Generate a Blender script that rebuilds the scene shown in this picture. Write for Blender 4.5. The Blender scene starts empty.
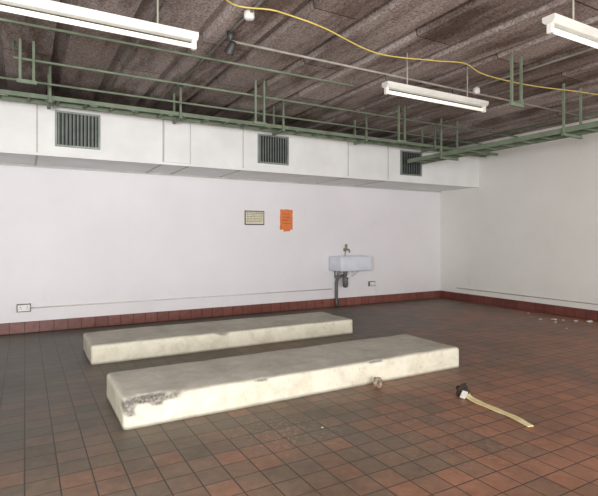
import bpy, bmesh, math, random
from mathutils import Vector, Matrix, noise
random.seed(4)
S=bpy.context.scene; C=S.collection
H=1.4

# ---------------- materials ----------------
class NT:
    def __init__(s,name):
        s.m=bpy.data.materials.new(name); s.m.use_nodes=True
        s.t=s.m.node_tree; s.b=s.t.nodes['Principled BSDF']
    def n(s,typ,**k):
        x=s.t.nodes.new(typ)
        for a,v in k.items(): setattr(x,a,v)
        return x
    def l(s,a,b): s.t.links.new(a,b)
    def coord(s):
        return s.n('ShaderNodeTexCoord').outputs['Object']
    def noise(s,scale,detail=4,rough=.6,vec=None,stretch=None):
        c=vec or s.coord()
        if stretch:
            mp=s.n('ShaderNodeMapping'); mp.inputs['Scale'].default_value=stretch
            s.l(c,mp.inputs['Vector']); c=mp.outputs[0]
        x=s.n('ShaderNodeTexNoise'); x.inputs['Scale'].default_value=scale
        x.inputs['Detail'].default_value=detail; x.inputs['Roughness'].default_value=rough
        s.l(c,x.inputs['Vector']); return x.outputs['Fac']
    def ramp(s,fac,stops):
        r=s.n('ShaderNodeValToRGB'); e=r.color_ramp.elements
        while len(e)<len(stops): e.new(.5)
        for i,(p,c) in enumerate(stops):
            e[i].position=p; e[i].color=(c,c,c,1) if not isinstance(c,tuple) else (*c,1)
        s.l(fac,r.inputs['Fac']); return r.outputs['Color']
    def mix(s,f,a,b,mode='MIX'):
        x=s.n('ShaderNodeMix',data_type='RGBA',blend_type=mode)
        for v,i in ((f,0),(a,6),(b,7)):
            if isinstance(v,(int,float)): x.inputs[i].default_value=v
            elif isinstance(v,tuple): x.inputs[i].default_value=(*v,1)
            else: s.l(v,x.inputs[i])
        return x.outputs[2]
    def math(s,op,a,b=0.0,clamp=False):
        x=s.n('ShaderNodeMath',operation=op,use_clamp=clamp)
        for v,i in ((a,0),(b,1)):
            if isinstance(v,(int,float)): x.inputs[i].default_value=v
            else: s.l(v,x.inputs[i])
        return x.outputs[0]
    def bump(s,h,strength=.3,dist=.01):
        x=s.n('ShaderNodeBump'); x.inputs['Strength'].default_value=strength
        x.inputs['Distance'].default_value=dist
        s.l(h,x.inputs['Height']); s.l(x.outputs[0],s.b.inputs['Normal'])
    def col(s,c): 
        if isinstance(c,tuple): s.b.inputs['Base Color'].default_value=(*c,1)
        else: s.l(c,s.b.inputs['Base Color'])
    def set(s,rough=None,metal=None,spec=None):
        if rough is not None: s.b.inputs['Roughness'].default_value=rough
        if metal is not None: s.b.inputs['Metallic'].default_value=metal
        if spec is not None: s.b.inputs['Specular IOR Level'].default_value=spec

def paint(name,c1,c2,scale=3,rough=.5,metal=0,lo=.35,hi=.65,bump=0,spec=.5):
    n=NT(name); f=n.noise(scale,5)
    n.col(n.ramp(f,[(lo,c1),(hi,c2)])); n.set(rough,metal,spec)
    if bump: n.bump(n.noise(scale*15),bump,.005)
    return n.m

def tile_mat(name,axes,w,h,stops,mortar,rough=.35,floor=False):
    n=NT(name); c=n.coord()
    sp=n.n('ShaderNodeSeparateXYZ'); n.l(c,sp.inputs[0])
    cb=n.n('ShaderNodeCombineXYZ'); n.l(sp.outputs[axes[0]],cb.inputs[0]); n.l(sp.outputs[axes[1]],cb.inputs[1])
    b=n.n('ShaderNodeTexBrick'); b.offset=0; b.squash=1
    n.l(cb.outputs[0],b.inputs['Vector'])
    b.inputs['Scale'].default_value=1; b.inputs['Brick Width'].default_value=w; b.inputs['Row Height'].default_value=h
    b.inputs['Mortar Size'].default_value=.0045 if floor else .007; b.inputs['Mortar Smooth'].default_value=.3
    b.inputs['Color1'].default_value=(0,0,0,1); b.inputs['Color2'].default_value=(1,1,1,1); b.inputs['Mortar'].default_value=(.5,.5,.5,1)
    b.inputs['Bias'].default_value=0
    tilev=n.math('MULTIPLY',b.outputs['Color'],.20)
    big=n.noise(.55,4,.6)
    f=n.math('ADD',n.math('MULTIPLY',big,.7),tilev)
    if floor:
        # tile colour shifts from grey to red towards the near right
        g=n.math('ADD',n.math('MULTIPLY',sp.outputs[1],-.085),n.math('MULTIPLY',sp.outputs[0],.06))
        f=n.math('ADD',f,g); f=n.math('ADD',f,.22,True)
    col=n.ramp(f,stops)
    fine=n.noise(14,6,.7)
    col=n.mix(1,col,n.ramp(fine,[(.3,.72),(.7,1.2)]),'MULTIPLY')
    if floor:
        grime=n.noise(1.6,8,.75)
        col=n.mix(1,col,n.ramp(grime,[(.32,.66),(.55,1.05)]),'MULTIPLY')
        for (px,py,rad,st) in ((1.64,3.05,.5,.4),(2.6,2.4,.9,.18),(7.4,5.0,1.0,.25)):
            d=n.n('ShaderNodeVectorMath',operation='DISTANCE'); n.l(cb.outputs[0],d.inputs[0]); d.inputs[1].default_value=(px,py,0)
            fall=n.math('SUBTRACT',1,n.math('DIVIDE',d.outputs['Value'],rad),True)
            sp2=n.ramp(n.noise(26,5,.8),[(.50,0.),(.62,1.)])
            m=n.math('MULTIPLY',n.math('MULTIPLY',fall,sp2),st)
            col=n.mix(m,col,(.5,.46,.4))
    col=n.mix(b.outputs['Fac'],col,mortar)
    n.col(col)
    rr=n.math('ADD',n.math('MULTIPLY',fine,.35),rough-.12)
    n.l(rr,n.b.inputs['Roughness'])
    hgt=n.math('SUBTRACT',n.math('MULTIPLY',fine,.15),b.outputs['Fac'])
    n.bump(hgt,.6,.004)
    if floor: n.set(spec=.4)
    return n.m

M={}
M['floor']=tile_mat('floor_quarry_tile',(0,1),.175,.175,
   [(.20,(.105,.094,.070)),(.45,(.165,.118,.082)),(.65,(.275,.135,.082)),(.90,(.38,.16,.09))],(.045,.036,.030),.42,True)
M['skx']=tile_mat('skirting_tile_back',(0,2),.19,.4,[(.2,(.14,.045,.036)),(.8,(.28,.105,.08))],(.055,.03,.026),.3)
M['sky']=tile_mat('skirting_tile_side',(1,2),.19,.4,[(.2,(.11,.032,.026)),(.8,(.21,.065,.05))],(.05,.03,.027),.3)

def wall_mat(name,c1,c2,axis):
    n=NT(name); c=n.coord()
    f=n.noise(.8,5,.6); col=n.ramp(f,[(.3,c1),(.7,c2)])
    f2=n.ramp(n.noise(3.,8,.75,stretch=(1,1,.35)),[(.62,0.),(.78,.35)])
    col=n.mix(f2,col,(c1[0]*.72,c1[1]*.7,c1[2]*.62))
    sp=n.n('ShaderNodeSeparateXYZ'); n.l(c,sp.inputs[0])
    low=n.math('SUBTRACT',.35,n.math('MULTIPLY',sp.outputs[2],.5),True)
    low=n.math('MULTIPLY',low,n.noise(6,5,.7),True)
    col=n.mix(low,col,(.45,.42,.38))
    n.col(col); n.set(.55); n.bump(n.noise(60,3),.15,.003)
    return n.m
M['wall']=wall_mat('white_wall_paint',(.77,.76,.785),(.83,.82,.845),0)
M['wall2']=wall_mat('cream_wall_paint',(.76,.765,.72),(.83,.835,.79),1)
M['box']=paint('boxing_paint',(.75,.765,.755),(.83,.845,.835),2,.5)
M['seam']=paint('grey_joint',(.42,.42,.40),(.54,.54,.52),4,.6)

def ceil_mat():
    n=NT('woodwool_slab'); c=n.coord()
    sp=n.n('ShaderNodeSeparateXYZ'); n.l(c,sp.inputs[0])
    fibre=n.noise(48,8,.8,stretch=(1,.8,1))
    col=n.ramp(fibre,[(.35,(.13,.108,.098)),(.46,(.37,.32,.295)),(.60,(.61,.56,.535))])
    st=n.noise(.9,7,.7,stretch=(2.6,.5,1))
    col=n.mix(1,col,n.ramp(st,[(.38,(.38,.32,.29)),(.53,(.95,.93,.92)),(.68,(1.15,1.12,1.12))]),'MULTIPLY')
    b=n.n('ShaderNodeTexBrick'); b.offset=.5
    mp=n.n('ShaderNodeMath',operation='ADD'); n.l(sp.outputs[0],mp.inputs[0]); mp.inputs[1].default_value=3.2-.47+6
    cb=n.n('ShaderNodeCombineXYZ'); n.l(sp.outputs[1],cb.inputs[0]); n.l(mp.outputs[0],cb.inputs[1]); n.l(cb.outputs[0],b.inputs['Vector'])
    b.inputs['Scale'].default_value=1; b.inputs['Brick Width'].default_value=2.4; b.inputs['Row Height'].default_value=.6
    b.inputs['Mortar Size'].default_value=.008
    b.inputs['Color1'].default_value=(.58,.54,.52,1); b.inputs['Color2'].default_value=(1,1,1,1); b.inputs['Mortar'].default_value=(.25,.2,.18,1)
    col=n.mix(1,col,b.outputs['Color'],'MULTIPLY')
    n.col(col); n.set(.9,spec=.15); n.bump(fibre,.5,.01)
    return n.m
M['ceil']=ceil_mat()

def slab_mat():
    n=NT('painted_concrete'); g=n.n('ShaderNodeNewGeometry'); c=n.coord()
    sp=n.n('ShaderNodeSeparateXYZ'); n.l(g.outputs['Normal'],sp.inputs[0])
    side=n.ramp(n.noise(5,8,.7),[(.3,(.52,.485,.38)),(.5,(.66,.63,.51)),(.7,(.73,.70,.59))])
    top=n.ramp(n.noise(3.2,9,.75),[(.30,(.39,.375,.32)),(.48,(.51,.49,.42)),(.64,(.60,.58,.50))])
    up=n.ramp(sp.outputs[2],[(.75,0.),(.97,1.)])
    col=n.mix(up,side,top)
    scuff=n.ramp(n.noise(9,7,.8,stretch=(.5,1,1)),[(.59,0.),(.70,.35)])
    col=n.mix(scuff,col,(.27,.25,.20))
    pits=n.ramp(n.noise(42,4,.8),[(.62,0.),(.70,.7)])
    col=n.mix(pits,col,(.16,.14,.11))
    s2=n.n('ShaderNodeSeparateXYZ'); n.l(c,s2.inputs[0])
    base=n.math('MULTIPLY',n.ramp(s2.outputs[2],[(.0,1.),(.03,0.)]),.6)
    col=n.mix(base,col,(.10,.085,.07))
    at=n.n('ShaderNodeAttribute'); at.attribute_name='chip'
    agg=n.ramp(n.noise(60,5,.8),[(.35,(.06,.056,.05)),(.6,(.34,.32,.28))])
    col=n.mix(at.outputs['Fac'],col,agg)
    n.col(col); n.set(.8,spec=.25)
    n.bump(n.noise(24,8,.75),.5,.01); return n.m
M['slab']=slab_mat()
M['green']=paint('green_painted_steel',(.14,.185,.13),(.21,.26,.18),5,.55,spec=.3)
M['conduit']=paint('brown_painted_conduit',(.24,.23,.19),(.38,.36,.31),6,.6)
M['paleconduit']=paint('white_painted_conduit',(.62,.61,.57),(.74,.73,.69),6,.5)
M['yellow']=paint('yellow_cable_sheath',(.55,.43,.10),(.68,.55,.16),8,.5)
M['black']=paint('black_plastic',(.02,.02,.02),(.04,.04,.04),8,.5)
M['enamel']=paint('white_enamelled_steel',(.62,.63,.58),(.72,.73,.68),5,.35)
n=NT('fluorescent_tube_glass'); n.set(.25)
f=n.noise(4); n.l(n.ramp(f,[(.3,(.86,.86,.78)),(.7,(.9,.9,.85))]),n.b.inputs['Base Color'])
n.b.inputs['Emission Color'].default_value=(1,.98,.84,1); n.b.inputs['Emission Strength'].default_value=.6
M['tube']=n.m
M['ceramic']=paint('white_glazed_ceramic',(.66,.71,.79),(.76,.81,.88),3,.15)
M['copper']=paint('tarnished_copper',(.30,.19,.09),(.45,.30,.15),9,.4,.7)
M['chrome']=paint('worn_brass_chrome',(.22,.19,.12),(.36,.31,.21),9,.45,.4)
M['greyplastic']=paint('grey_plastic_pipe',(.05,.055,.05),(.13,.14,.13),6,.5)
M['whiteplastic']=paint('white_plastic',(.74,.73,.68),(.82,.81,.77),6,.4)
M['greymetal']=paint('grey_metal_box',(.08,.08,.08),(.14,.14,.14),6,.45)
M['grille']=paint('grey_green_grille',(.20,.235,.21),(.29,.325,.30),6,.5,.2)
M['dark']=paint('painted_duct_shade',(.012,.014,.013),(.025,.028,.026),6,.9)
M['notice']=paint('cream_notice_card',(.66,.62,.46),(.75,.71,.56),8,.6)
M['orange']=paint('orange_notice_paper',(.66,.17,.045),(.76,.24,.07),6,.6)
M['frame']=paint('black_notice_frame',(.03,.028,.02),(.06,.05,.04),8,.5)
M['ink']=paint('dark_printed_ink',(.12,.10,.07),(.18,.15,.11),8,.6)
M['redink']=paint('brown_red_ink',(.25,.04,.015),(.35,.06,.02),8,.6)
M['rubble']=paint('brown_rubble',(.10,.07,.045),(.42,.34,.25),22,.9,bump=.4)
M['darkrubble']=paint('dark_burnt_foam',(.015,.012,.01),(.05,.035,.02),16,.9,bump=.4)
M['strip']=paint('cream_foam_strip',(.64,.54,.27),(.80,.71,.42),14,.7)
M['plaster']=paint('white_plaster_fragment',(.45,.43,.4),(.6,.58,.55),14,.8)

# ---------------- mesh helpers ----------------
def obj(name,bm,mat,parent=None,smooth=False,loc=None):
    me=bpy.data.meshes.new(name); bmesh.ops.recalc_face_normals(bm,faces=bm.faces); bm.to_mesh(me); bm.free()
    if smooth:
        for p in me.polygons: p.use_smooth=True
    for m in (mat if isinstance(mat,list) else [mat]): me.materials.append(m)
    o=bpy.data.objects.new(name,me); C.objects.link(o)
    if loc: o.location=loc
    if parent: o.parent=parent
    return o
def empty(name,loc):
    o=bpy.data.objects.new(name,None); o.location=loc; o.empty_display_size=.1; C.objects.link(o); return o
def tag(o,label,cat,group=None):
    o['label']=label; o['category']=cat
    if group: o['group']=group
def struct(o): o['kind']='structure'
def addbox(bm,a,b,bev=0,mi=0):
    r=bmesh.ops.create_cube(bm,size=1); vs=r['verts']
    for v in vs:
        v.co=Vector(((a[i]+b[i])/2+v.co[i]*(b[i]-a[i]) for i in range(3)))
    fs=set(f for v in vs for f in v.link_faces)
    for f in fs: f.material_index=mi
    if bev:
        es=list(set(e for v in vs for e in v.link_edges))
        bmesh.ops.bevel(bm,geom=es,offset=bev,segments=2,affect='EDGES',profile=.5)
def box(name,a,b,mat,parent=None,bev=0,loc=None):
    bm=bmesh.new(); addbox(bm,a,b,bev); return obj(name,bm,mat,parent,loc=loc)
def addtube(bm,pts,r,seg=10,cap=True,radii=None):
    pts=[Vector(p) for p in pts]; rings=[]; n=len(pts); up=None
    for i,p in enumerate(pts):
        d=(pts[min(i+1,n-1)]-pts[max(i-1,0)]).normalized()
        if up is None:
            up=Vector((0,0,1)) if abs(d.z)<.9 else Vector((1,0,0))
        s=d.cross(up).normalized(); up=s.cross(d).normalized()
        rr=radii[i] if radii else r
        rings.append([bm.verts.new(p+s*math.cos(2*math.pi*k/seg)*rr+up*math.sin(2*math.pi*k/seg)*rr) for k in range(seg)])
    for a,b in zip(rings,rings[1:]):
        for k in range(seg): bm.faces.new((a[k],a[(k+1)%seg],b[(k+1)%seg],b[k]))
    if cap: bm.faces.new(rings[0][::-1]); bm.faces.new(rings[-1])
def tube(name,pts,r,mat,parent=None,seg=10,radii=None,loc=None):
    bm=bmesh.new(); addtube(bm,pts,r,seg,True,radii); o=obj(name,bm,mat,parent,loc=loc)
    for p in o.data.polygons: p.use_smooth = len(p.vertices)==4
    return o
def spline(pts,n=8):
    P=[Vector(p) for p in pts]; P=[2*P[0]-P[1]]+P+[2*P[-1]-P[-2]]; out=[]
    for i in range(1,len(P)-2):
        a,b,c,d=P[i-1:i+3]
        for k in range(n):
            t=k/n; out.append(.5*((2*b)+(c-a)*t+(2*a-5*b+4*c-d)*t*t+(3*b-a-3*c+d)*t**3))
    out.append(P[-2]); return out
def dup(o,parent=None,loc=None):
    c=o.copy(); C.objects.link(c)
    if parent is not None: c.parent=parent
    if loc is not None: c.location=loc
    return c

# ---------------- room shell ----------------
XL,XR,YB,YF,ZC=-3.2,8.36,8.1,-4.5,3.4
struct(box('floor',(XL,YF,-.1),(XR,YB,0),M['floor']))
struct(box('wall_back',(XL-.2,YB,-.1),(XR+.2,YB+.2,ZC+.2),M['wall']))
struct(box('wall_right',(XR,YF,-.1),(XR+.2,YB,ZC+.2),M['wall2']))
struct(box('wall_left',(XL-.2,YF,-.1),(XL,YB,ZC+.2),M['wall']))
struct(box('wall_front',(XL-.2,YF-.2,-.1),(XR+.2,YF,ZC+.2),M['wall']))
bm=bmesh.new(); prof=[]
x=XL; z0,z1=ZC-.0,ZC+.08
while x<XR:
    prof+= [(x,z0),(x+.46,z0),(x+.48,z1),(x+.58,z1)]; x+=.6
prof.append((x,z0)); prof=[(min(px,XR),pz) for px,pz in prof]
va=[bm.verts.new((px,YF,pz)) for px,pz in prof]; vb=[bm.verts.new((px,YB,pz)) for px,pz in prof]
for i in range(len(prof)-1):
    if (va[i].co-va[i+1].co).length>1e-5: bm.faces.new((va[i],vb[i],vb[i+1],va[i+1]))
ta=bm.verts.new((XR,YF,ZC+.2)); tb=bm.verts.new((XL,YF,ZC+.2)); tc=bm.verts.new((XL,YB,ZC+.2)); td=bm.verts.new((XR,YB,ZC+.2))
bm.faces.new((ta,tb,tc,td))
struct(obj('ceiling',bm,M['ceil']))
def skirt(name,a,b,mat):
    struct(box(name,a,b,mat,bev=.006))
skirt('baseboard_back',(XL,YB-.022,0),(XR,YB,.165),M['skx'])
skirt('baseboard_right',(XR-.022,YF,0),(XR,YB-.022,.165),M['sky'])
for i,a in enumerate((1.47,3.75)):
    struct(box('trim_%d'%(i+1),(a,YB-.006,.17),(a+.03,YB,2.45),M['wall']))

# ---------------- duct boxing ----------------
YD,ZB,ZT=7.0,2.456,3.12
bm=bmesh.new()
addbox(bm,(XL+.002,YD,ZB),(XR-.002,YB-.002,ZT),.004)
def xf(px,Y=YD):
    t=(px-299)/483; dx=.494+.8695*t; dy=.8695-.494*t; return dx/dy*Y
seams=[37,163,190,243,348,388]
for px in seams:
    X=xf(px); addbox(bm,(X-.008,YD-.006,ZB+.02),(X+.008,YD,ZT-.03),0,1)
    addbox(bm,(X-.012,YD+.02,ZB-.008),(X+.012,YB-.002,ZB),0,1)
addbox(bm,(XL+.002,YD-.02,ZB-.015),(XR-.002,YD+.02,ZB+.02),.003)
addbox(bm,(XL+.002,YD-.02,ZT-.03),(XR-.002,YD+.02,ZT+.01),.003)
addbox(bm,(xf(163)+.01,YD-.04,ZB+.02),(xf(190)-.01,YD,ZT-.03),.004)
addbox(bm,(XL+.002,YB-.03,ZB-.03),(XR-.002,YB-.002,ZB),.003,1)
o=obj('duct_boxing',bm,[M['box'],M['seam']]); tag(o,'long white painted boxed-in duct fixed high along the wall','duct')

def grille(X0,X1,z0,z1):
    w=X1-X0;h=z1-z0
    e=empty('ventilation_grille',((X0+X1)/2,YD,z0))
    bm=bmesh.new(); t=.025; d=.03
    for a,b in (((-w/2,-d,0),(w/2,0,t)),((-w/2,-d,h-t),(w/2,0,h)),((-w/2,-d,t),(-w/2+t,0,h-t)),((w/2-t,-d,t),(w/2,0,h-t))): addbox(bm,a,b,.002)
    obj('frame',bm,M['grille'],e)
    box('backing',(-w/2+t,-.004,t),(w/2-t,-.001,h-t),M['dark'],e)  # near-black sheet paints the shade of the hollow behind the slats
    bm=bmesh.new(); k=int((w-2*t)/.042)
    for i in range(k):
        xx=-w/2+t+(i+.5)*(w-2*t)/k
        vs=[bm.verts.new(p) for p in ((xx-.014,-.026,t),(xx+.010,-.005,t),(xx+.014,-.006,t),(xx-.008,-.027,t))]
        vt=[bm.verts.new(v.co+Vector((0,0,h-2*t))) for v in vs]
        for j in range(4): bm.faces.new((vs[j],vs[(j+1)%4],vt[(j+1)%4],vt[j]))
        bm.faces.new(vs[::-1]); bm.faces.new(vt)
    obj('louvre_slats',bm,M['grille'],e)
    tag(e,'grey-green vertical-slat ventilation grille set in the white duct boxing','vent','ventilation grilles on the duct boxing')
for a,b in ((55,100),(257.5,288),(400,421)):
    grille(xf(a),xf(b),2.575,3.04)

# ---------------- concrete plinths ----------------
def slab(name,x0,x1,y0,y1,h,chips,seed,label):
    bm=bmesh.new(); L=x1-x0; W=y1-y0
    nx,ny,nz=int(L/.03),int(W/.03),8
    r=.03
    bmesh.ops.create_cube(bm,size=1)
    for v in bm.verts: v.co=Vector(((v.co.x+.5)*L,(v.co.y+.5)*W,(v.co.z+.5)*h))
    for ax,n in ((0,nx),(1,ny),(2,nz)):
        dim=(L,W,h)[ax]
        for i in range(1,n):
            co=[0,0,0]; co[ax]=dim*i/n; no=[0,0,0]; no[ax]=1
            bmesh.ops.bisect_plane(bm,geom=bm.verts[:]+bm.edges[:]+bm.faces[:],plane_co=co,plane_no=no)
    lay=bm.verts.layers.float.new('chip')
    for v in bm.verts:
        p=v.co.copy()
        q=Vector((min(max(p.x,r),L-r),min(max(p.y,r),W-r),min(p.z,h-r)))
        d=p-q
        if d.length>1e-6:
            if d.length>r: p=q+d.normalized()*r
        k=noise.fractal(Vector((p.x*3+seed,p.y*3,p.z*3)),1,2,5)*.006
        k2=noise.noise(Vector((p.x*.7+seed,p.y*.7,seed)))*.006
        dirv=Vector((0 if r<p.x<L-r else (-1 if p.x<L/2 else 1),0 if r<p.y<W-r else (-1 if p.y<W/2 else 1),0 if p.z<h-r else 1))
        if dirv.length: dirv.normalize()
        p+=dirv*(k+k2)
        if p.z<.001 or v.co.z<.001: p.z=0
        ch=0
        for (cx,cy,cz,rx,ry,rz,dep) in chips:
            nn=noise.fractal(Vector((v.co.x*9,v.co.y*9,v.co.z*9+seed)),1,2,4)*.5
            dd=math.sqrt(((v.co.x-cx)/rx)**2+((v.co.y-cy)/ry)**2+((v.co.z-cz)/rz)**2)+nn
            if dd<1:
                a=min(1,(1-dd)*3); ch=max(ch,a)
                nrm=Vector((0,.8,-.6))
                if cx<.1: nrm=Vector((.5,.6,-.6))
                p+=nrm*dep*a*(1+.6*noise.noise(v.co*40))
        v.co=p; v[lay]=ch
    o=obj(name,bm,M['slab'],smooth=True,loc=(x0,y0,0))
    tag(o,label,'concrete plinth','concrete plinths on the tiled floor')
    return o
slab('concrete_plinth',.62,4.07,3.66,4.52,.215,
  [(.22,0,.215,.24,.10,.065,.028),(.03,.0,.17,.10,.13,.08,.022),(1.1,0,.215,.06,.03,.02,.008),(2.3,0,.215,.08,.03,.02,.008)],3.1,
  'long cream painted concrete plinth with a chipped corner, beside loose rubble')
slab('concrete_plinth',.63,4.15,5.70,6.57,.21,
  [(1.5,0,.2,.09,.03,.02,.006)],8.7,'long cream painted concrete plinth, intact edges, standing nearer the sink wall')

# ---------------- fluorescent fittings ----------------
def fitting(X0,Y,z,label,L=1.56):
    e=empty('fluorescent_light',(X0+L/2,Y,z))
    bm=bmesh.new()
    pr=[(-.05,.055),(-.05,.02),(-.028,-.002),(.028,-.002),(.05,.02),(.05,.055)]
    a=[bm.verts.new((-L/2,y,zz)) for y,zz in pr]; b=[bm.verts.new((L/2,y,zz)) for y,zz in pr]
    for i in range(6): j=(i+1)%6; bm.faces.new((a[i],a[j],b[j],b[i]))
    bm.faces.new(a[::-1]); bm.faces.new(b)
    obj('body',bm,M['enamel'],e)
    tube('tube',[(-L/2+.05,0,-.045),(L/2-.05,0,-.045)],.019,M['tube'],e,14)
    for s in (-1,1):
        bm=bmesh.new(); addbox(bm,(s*(L/2-.025)-.018,-.022,-.072),(s*(L/2-.025)+.018,.022,0),.006)
        addtube(bm,[(s*(L/2-.045)-.012,0,-.045),(s*(L/2-.045)+.012,0,-.045)],.021,14)
        obj('lamp_holder',bm,M['whiteplastic'],e)
    for s in (-.30,.30):
        tube('suspension_rod',[(s*L,0,.055),(s*L,0,ZC+.08-z)],.008,M['conduit'],e,8)
    tag(e,label,'ceiling light','fluorescent lights hung from the ceiling')
fitting(-.35,3.80,2.98,'white fluorescent batten light with bare tube hung below woodwool ceiling')
fitting(3.30,3.98,2.98,'white fluorescent batten light with bare tube hung below woodwool ceiling')
fitting(3.36,2.19,2.98,'white fluorescent batten light with bare tube hung below woodwool ceiling')

# ---------------- cable trays ----------------
def tray(p0,p1,w,label,hang,hgt=.06):
    p0=Vector(p0);p1=Vector(p1); L=(p1-p0).length; d=(p1-p0)/L
    e=empty('cable_tray',p0); e.rotation_euler=(0,0,math.atan2(d.y,d.x))
    for s in (-1,1):
        bm=bmesh.new(); y=s*w/2
        addbox(bm,(0,y-.003,0),(L,y+.003,hgt)); addbox(bm,(0,min(y,y-s*.02),0),(L,max(y,y-s*.02),.004)); addbox(bm,(0,min(y,y-s*.02),hgt-.004),(L,max(y,y-s*.02),hgt))
        obj('side_rail',bm,M['green'],e)
    n=int(L/.3); first=None
    for i in range(n):
        x=(i+.5)*L/n
        if first is None: first=box('rung',(-.015,-w/2,.006),(.015,w/2,.022),M['green'],e,loc=(x,0,0))
        else: dup(first,e,(x,0,0))
    for (x,h0,up) in hang:
        for s in (-1,1):
            bm=bmesh.new(); y=s*(w/2+.02); top=ZC+.04-p0.z
            addbox(bm,(x-.014,y-.012,-.04),(x+.014,y+.012,top))
            obj('hanger',bm,M['green'],e)
        box('cross_bracket',(x-.02,-w/2-.04,-.04),(x+.02,w/2+.04,-.012),M['green'],e)
    tag(e,label,'cable tray'); return e
tray((XL+.01,6.55,3.02),(8.2,6.55,3.02),.28,'green painted steel cable tray running along the duct boxing',[(1.9+k*1.55,0,0) for k in range(0,6)],.05)
tray((6.30,-1.5,2.76),(6.30,6.75,2.76),.34,'green painted steel cable tray hung across the room near side wall',[(1.0,0,0),(3.2,0,0),(5.27,0,0),(7.4,0,0)],.07)

def conduit(pts,r,mat,label,name='conduit_pipe',cat='pipe',clips=None,seg=8):
    o=tube(name,pts,r,mat,seg=seg); tag(o,label,cat); return o
conduit([(1.0,YF+.1,3.385),(1.0,6.9,3.385)],.014,M['conduit'],'drab painted conduit running along the woodwool ceiling')
conduit([(1.735,YF+.1,3.385),(1.735,6.9,3.385)],.014,M['conduit'],'drab painted conduit running along the woodwool ceiling')
conduit([(-.1,5.68,ZC+.02),(-.1,5.68,3.22),(7.9,5.68,3.22)],.013,M['green'],'green conduit slung below the ceiling')
conduit([(-1.5,4.95,ZC+.08),(-1.5,4.95,3.30),(3.6,4.95,3.30),(3.6,4.95,ZC+.08)],.013,M['green'],'green conduit slung below the ceiling')
conduit([(1.75,4.40,3.30),(7.9,4.40,3.30)],.013,M['conduit'],'drab conduit slung below the ceiling')
conduit([(XL+.1,6.15,3.13),(8.0,6.15,3.13)],.013,M['green'],'green conduit beside the cable tray')
conduit([(5.2,-1,3.385),(5.2,6.9,3.385)],.014,M['conduit'],'drab painted conduit running along the woodwool ceiling')
conduit([(7.2,-1,3.20),(7.2,6.9,3.20)],.02,M['green'],'green conduit running above the hung cable tray')
pts=spline([(.9,2.2,3.37),(1.36,3.62,3.32),(1.9,3.72,3.35),(2.36,3.72,3.31),(3.1,3.86,3.26),(3.89,3.84,3.32),(4.3,3.80,3.35),(4.65,3.82,3.29),(5.4,3.75,3.26),(6.46,3.66,3.30),(7.6,3.6,3.32)],8)
conduit(pts,.007,M['yellow'],'loose yellow cable strung below the ceiling','yellow_cable','cable')
conduit([(.07,YB-.010,.36),(5.36,YB-.010,.36)],.010,M['paleconduit'],'thin white conduit running low along the wall')
conduit([(XR-.010,YF+.3,.27),(XR-.010,7.6,.27)],.010,M['paleconduit'],'thin white conduit running low along the side wall')
def lathe(name,prof,mat,parent=None,loc=None,seg=20):
    bm=bmesh.new(); rings=[]
    for r,z in prof: rings.append([bm.verts.new((r*math.cos(2*math.pi*k/seg),r*math.sin(2*math.pi*k/seg),z)) for k in range(seg)])
    for a,b in zip(rings,rings[1:]):
        for k in range(seg): bm.faces.new((a[k],a[(k+1)%seg],b[(k+1)%seg],b[k]))
    bm.faces.new(rings[0][::-1]); bm.faces.new(rings[-1]); return obj(name,bm,mat,parent,True,loc)
def junction(x,y,z,mat,label):
    e=lathe('junction_box',[(.03,.02),(.046,-.005),(.048,-.05),(.04,-.065),(.02,-.07)],mat,loc=(x,y,z)); tag(e,label,'junction box')
junction(1.735,3.95,3.40,M['whiteplastic'],'small round white junction box on ceiling conduit')
junction(5.2,4.40,3.36,M['whiteplastic'],'small round white junction box on ceiling conduit')
e=empty('spotlight',(1.735,4.40,3.36))
lathe('mount',[(.035,0.03),(.035,-.03),(.015,-.05),(.012,-.1)],M['black'],e,(0,0,0))
s=lathe('lamp_head',[(.02,.06),(.035,.05),(.045,-.05),(.05,-.06)],M['black'],e,(0,-.02,-.13)); s.rotation_euler=(.7,.2,0)
tag(e,'small black swivel fitting on ceiling conduit','spotlight')
def uhang(x,y,z,w,label):
    e=empty('support_bracket',(x,y,ZC)); 
    for s in (-1,1):
        box('upright',(s*w/2-.012,-.012,z-ZC),(s*w/2+.012,.012,.07),M['green'],e)
    box('crossbar',(-w/2-.03,-.015,z-ZC-.02),(w/2+.03,.015,z-ZC+.015),M['green'],e)
    tag(e,label,'bracket','green brackets hanging from the ceiling')
uhang(4.72,3.45,2.86,.16,'green steel U-shaped bracket hanging from the ceiling')
uhang(.02,5.63,2.98,.12,'green steel U-shaped bracket hanging from the ceiling')
uhang(2.62,5.63,2.86,.12,'green steel U-shaped bracket hanging from the ceiling')
uhang(5.0,5.63,2.86,.12,'green steel U-shaped bracket hanging from the ceiling')

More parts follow.
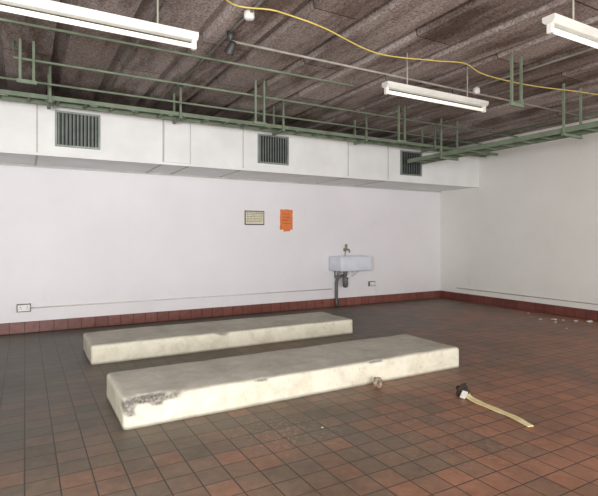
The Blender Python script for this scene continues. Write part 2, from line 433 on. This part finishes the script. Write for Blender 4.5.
# ---------------- sink ----------------
sx0,sx1,sy0,sy1,sz0,sz1=5.27,6.02,7.64,8.08,.735,1.02
e=empty('sink',((sx0+sx1)/2,YB,0)); ox,oy=(sx0+sx1)/2,YB
w=(sx1-sx0)/2
bm=bmesh.new()
def ring(hx,y0,y1,z,r=.03,n=5):
    out=[]
    for cx,cy,a0 in ((hx-r,y1-r,0),(-hx+r,y1-r,90),(-hx+r,y0+r,180),(hx-r,y0+r,270)):
        for k in range(n+1):
            a=math.radians(a0+90*k/n); out.append(bm.verts.new((cx+r*math.cos(a),cy+r*math.sin(a),z)))
    return out
y0,y1=sy0-oy,sy1-oy
R=[ring(w-.012,y0+.012,y1,sz0),ring(w,y0,y1,sz0+.015),ring(w,y0,y1,sz1-.01),ring(w-.01,y0+.01,y1-.008,sz1),
   ring(w-.035,y0+.035,y1-.035,sz1),ring(w-.045,y0+.045,y1-.045,sz1-.012),ring(w-.055,y0+.055,y1-.055,sz0+.07),ring(w-.1,y0+.1,y1-.1,sz0+.05)]
for a,b in zip(R,R[1:]):
    for k in range(len(a)): bm.faces.new((a[k],a[(k+1)%len(a)],b[(k+1)%len(a)],b[k]))
bm.faces.new(R[0][::-1]); bm.faces.new(R[-1])
obj('basin',bm,M['ceramic'],e,True)
for s in (-1,1):
    bm=bmesh.new(); addbox(bm,(s*.22-.012,y0+.16,sz0-.02),(s*.22+.012,-.002,sz0-.001),.003); addbox(bm,(s*.22-.012,-.02,sz0-.16),(s*.22+.012,-.002,sz0-.02),.003)
    addtube(bm,[(s*.22,-.02,sz0-.14),(s*.22,-.2,sz0-.02)],.008)
    obj('bracket',bm,M['greymetal' if s<0 else 'paleconduit'],e)
p=spline([(-.14,-.26,sz0),(-.14,-.26,.62),(-.14,-.25,.56),(-.10,-.22,.52),(-.06,-.2,.56),(-.06,-.19,.61),(-.10,-.16,.63),(-.2,-.12,.60),(-.22,-.08,.5),(-.22,-.07,.3),(-.22,-.07,.005)],6)
tube('waste_pipe',p,.03,M['greyplastic'],e,12)
lathe('drain_collar',[(.045,0),(.045,-.04),(.034,-.07),(.034,-.09)],M['greyplastic'],e,(-.14,-.26,sz0))
lathe('trap_bottle',[(.05,.60),(.055,.58),(.055,.44),(.04,.41),(.02,.40)],M['greyplastic'],e,(-.14,-.26,0))
tube('overflow_pipe',spline([(-.05,-.3,sz0),(-.05,-.3,.66),(-.1,-.28,.62),(-.14,-.26,.62)],5),.014,M['whiteplastic'],e)
tube('supply_pipe',spline([(.02,-.03,.70),(.02,-.03,.85),(.02,-.03,.98),(.02,-.03,1.13)],4),.009,M['copper'],e)
tube('supply_pipe',[(-.16,-.02,.36),(-.16,-.02,.7),(-.12,-.02,.7),(-.12,-.02,.74)],.009,M['copper'],e)
t=bpy.data.objects.new('tap',None); C.objects.link(t); t.parent=e; t.location=(.02,-.0,1.14)
bm=bmesh.new(); addtube(bm,spline([(0,0,0),(0,-.06,.0),(0,-.13,.01),(0,-.17,-.01),(0,-.18,-.05)],6),.017,12); addtube(bm,[(0,-.07,0),(0,-.07,.06)],.018,12)
addbox(bm,(-.03,-.02,-.03),(.03,-.001,.03),.006)
obj('spout',bm,M['chrome'],t,True)
bm=bmesh.new(); addtube(bm,[(0,-.07,.05),(0,-.07,.10)],.022,10,radii=[.014,.026]); addtube(bm,[(0,-.07,.10),(0,-.07,.115)],.02,10,radii=[.026,.016])
obj('tap_handle',bm,M['chrome'],t,True)
tag(e,'white rectangular ceramic sink on wall brackets with exposed waste pipe','sink')

# ---------------- sockets ----------------
def socket(x,z,w,h,label,wires=False):
    e=empty('electrical_socket',(x,YB,z))
    box('back_box',(-w/2,-.045,-h/2),(w/2,0,h/2),M['greymetal'],e,.004)
    box('face_plate',(-w/2+.012,-.055,-h/2+.012),(w/2-.012,-.0455,h/2-.012),M['whiteplastic'],e,.003)
    for s in ((-1,1) if w>.12 else (0,)):
        bm=bmesh.new(); c=s*w/4
        addbox(bm,(c-.005,-.057,.008),(c+.005,-.0552,.024)); addbox(bm,(c-.019,-.057,-.016),(c-.007,-.0552,-.009)); addbox(bm,(c+.007,-.057,-.016),(c+.019,-.0552,-.009))
        obj('pin_holes',bm,M['black'],e)
        box('switch',(c+.022-.006,-.06,.012),(c+.022+.006,-.0552,.03),M['whiteplastic'],e,.001)
    tag(e,label,'electrical socket')
socket(-.01,.37,.18,.115,'white double wall socket on grey surface box')
socket(6.35,.42,.16,.10,'small white wall socket beside the sink')

# ---------------- notices ----------------
xw=lambda px: xf(px,YB)
x0,x1=xw(244.5),xw(264); cx=(x0+x1)/2; w=x1-x0; z0,z1=1.62,1.88
e=empty('notice_sign',(cx,YB,z0)); hh=z1-z0
box('board',(-w/2,-.012,0),(w/2,0,hh),M['frame'],e,.002)
box('notice_card',(-w/2+.018,-.015,.018),(w/2-.018,-.0122,hh-.018),M['notice'],e)
bm=bmesh.new()
for i in range(6):
    zz=hh-.05-i*.031; xx=-w/2+.04
    while xx<w/2-.06:
        l=random.uniform(.015,.05); addbox(bm,(xx,-.0165,zz),(min(xx+l,w/2-.035),-.0152,zz+(.010 if i else .016))); xx+=l+.012
obj('lettering',bm,M['ink'],e)
tag(e,'cream notice card in a dark frame with small lettering','notice')
x0,x1=xw(280),xw(292.5); cx=(x0+x1)/2; w=x1-x0; z0,z1=1.50,1.92; hh=z1-z0
e=empty('notice_poster',(cx,YB,z0))
bm=bmesh.new(); N=14
outline=[]
for i in range(N): outline.append((-w/2+w*i/(N-1),(.02*random.random() if 3<i<11 else .03+.03*random.random())))
for i in range(N): outline.append((w/2+random.uniform(-.006,.004),.07+(hh-.07)*i/(N-1)))
for i in range(N): outline.append((w/2-w*i/(N-1),hh+random.uniform(-.006,.006)))
for i in range(1,N-1): outline.append((-w/2+random.uniform(-.006,.006),hh-(hh-.04)*i/(N-1)))
f=bm.faces.new([bm.verts.new((a,0,b)) for a,b in outline])
r=bmesh.ops.extrude_face_region(bm,geom=[f]); 
for v in r['geom']:
    if isinstance(v,bmesh.types.BMVert): v.co.y-=.006
obj('paper',bm,M['orange'],e)
bm=bmesh.new()
for i,zz in enumerate((.33,.27,.21,.15)):
    xx=-w/2+.05
    while xx<w/2-.06:
        l=random.uniform(.02,.05); addbox(bm,(xx,-.0085,zz),(min(xx+l,w/2-.04),-.0062,zz+.012)); xx+=l+.02
obj('lettering',bm,M['redink'],e)
tag(e,'torn orange paper notice stuck on the white wall','notice')

# ---------------- debris ----------------
def rock(name,loc,s,mat,label,seed,cat='rubble',group=None,sub=3):
    bm=bmesh.new(); bmesh.ops.create_icosphere(bm,subdivisions=sub,radius=1)
    for v in bm.verts:
        k=1+.45*noise.noise(v.co*1.3+Vector((seed,0,0)))+.2*noise.noise(v.co*3.5+Vector((0,seed,0)))
        v.co=Vector((v.co.x*s[0]*k,v.co.y*s[1]*k,v.co.z*s[2]*k))
    mz=min(v.co.z for v in bm.verts)
    for v in bm.verts: v.co.z=max(v.co.z-mz*.7,0) 
    o=obj(name,bm,mat,loc=loc); tag(o,label,cat,group); return o
rock('rubble_lump',(2.86,3.55,0),(.04,.04,.055),M['rubble'],'small brown lump of rubble lying against the plinth',2.)
e=empty('foam_strip',(3.345,2.93,0))
bm=bmesh.new()
c=spline([(0.0,.03,.035),(-.005,-.03,.012),(-.02,-.14,.004),(-.03,-.26,.004),(-.04,-.38,.003),(-.065,-.52,.008),(-.105,-.68,.003)],8)
prev=None
for i,p in enumerate(c):
    d=(c[min(i+1,len(c)-1)]-c[max(i-1,0)]); d.z=0; d.normalize(); sd=Vector((d.y,-d.x,0)); ww=.036+.003*math.sin(i*.5)
    ww*= 1-.25*i/len(c)
    vs=[bm.verts.new(p+sd*ww),bm.verts.new(p-sd*ww),bm.verts.new(p-sd*ww+Vector((0,0,.007))),bm.verts.new(p+sd*ww+Vector((0,0,.007)))]
    if prev:
        for j in range(4): bm.faces.new((prev[j],prev[(j+1)%4],vs[(j+1)%4],vs[j]))
    else: bm.faces.new(vs)
    prev=vs
bm.faces.new(prev[::-1])
obj('strip',bm,M['strip'],e)
bm=bmesh.new(); bmesh.ops.create_icosphere(bm,subdivisions=3,radius=1)
for v in bm.verts:
    k=1+.4*noise.noise(v.co*1.7); v.co=Vector((v.co.x*.055*k,v.co.y*.05*k,max(0,.05+v.co.z*.06*k)))
obj('burnt_end',bm,M['darkrubble'],e,loc=(.0,.05,0))
box('white_flake',(-.03,-.015,.0),(.02,.0,.07),M['plaster'],e,.004,loc=(-.045,.01,0.008)).rotation_euler=(.3,.3,-.5)
tag(e,'flat cream foam strip with a dark burnt end lying on tiles','debris')
for i,(x,y,s) in enumerate(((7.75,4.95,.055),(7.6,5.1,.035),(8.1,4.55,.06),(7.95,4.7,.045),(7.85,4.85,.03),(7.2,4.4,.02),(8.0,5.6,.025),(7.55,4.8,.03),(1.9,3.0,.010))):
    rock('plaster_fragment',(x,y,0),(s,s*.7,s*.3),M['plaster'],'small white plaster fragment lying on the floor tiles',i*3.3,'rubble','plaster fragments scattered on the floor',2)

# ---------------- lights ----------------
def area(name,loc,target,sx,sy,pw,col=(1,1,1)):
    l=bpy.data.lights.new(name,'AREA'); l.shape='RECTANGLE'; l.size=sx; l.size_y=sy; l.energy=pw; l.color=col
    o=bpy.data.objects.new(name,l); C.objects.link(o); o.location=loc
    o.rotation_euler=(Vector(target)-Vector(loc)).to_track_quat('-Z','Y').to_euler()
area('rear_fill_light',(2.0,-4.2,1.6),(3.2,6,1.9),7,2.4,700,(1,.99,.985))  # added fill behind the camera for even light; no window there
area('flash_lamp',(-1.2,-.3,1.7),(3.2,7.5,2.1),.6,.6,200,(1,.99,.98))
W=bpy.data.worlds.new('world'); S.world=W; W.use_nodes=True
W.node_tree.nodes['Background'].inputs[0].default_value=(.8,.85,.9,1); W.node_tree.nodes['Background'].inputs[1].default_value=.3
S.view_settings.view_transform='Standard'

# ---------------- camera ----------------
cd=bpy.data.cameras.new('camera'); cam=bpy.data.objects.new('camera',cd); C.objects.link(cam)
cam.location=(0,0,H); cam.rotation_euler=(math.radians(90),0,math.radians(-29.6))
cd.sensor_width=36; cd.lens=36*483/598; cd.shift_y=-11/598
S.camera=cam
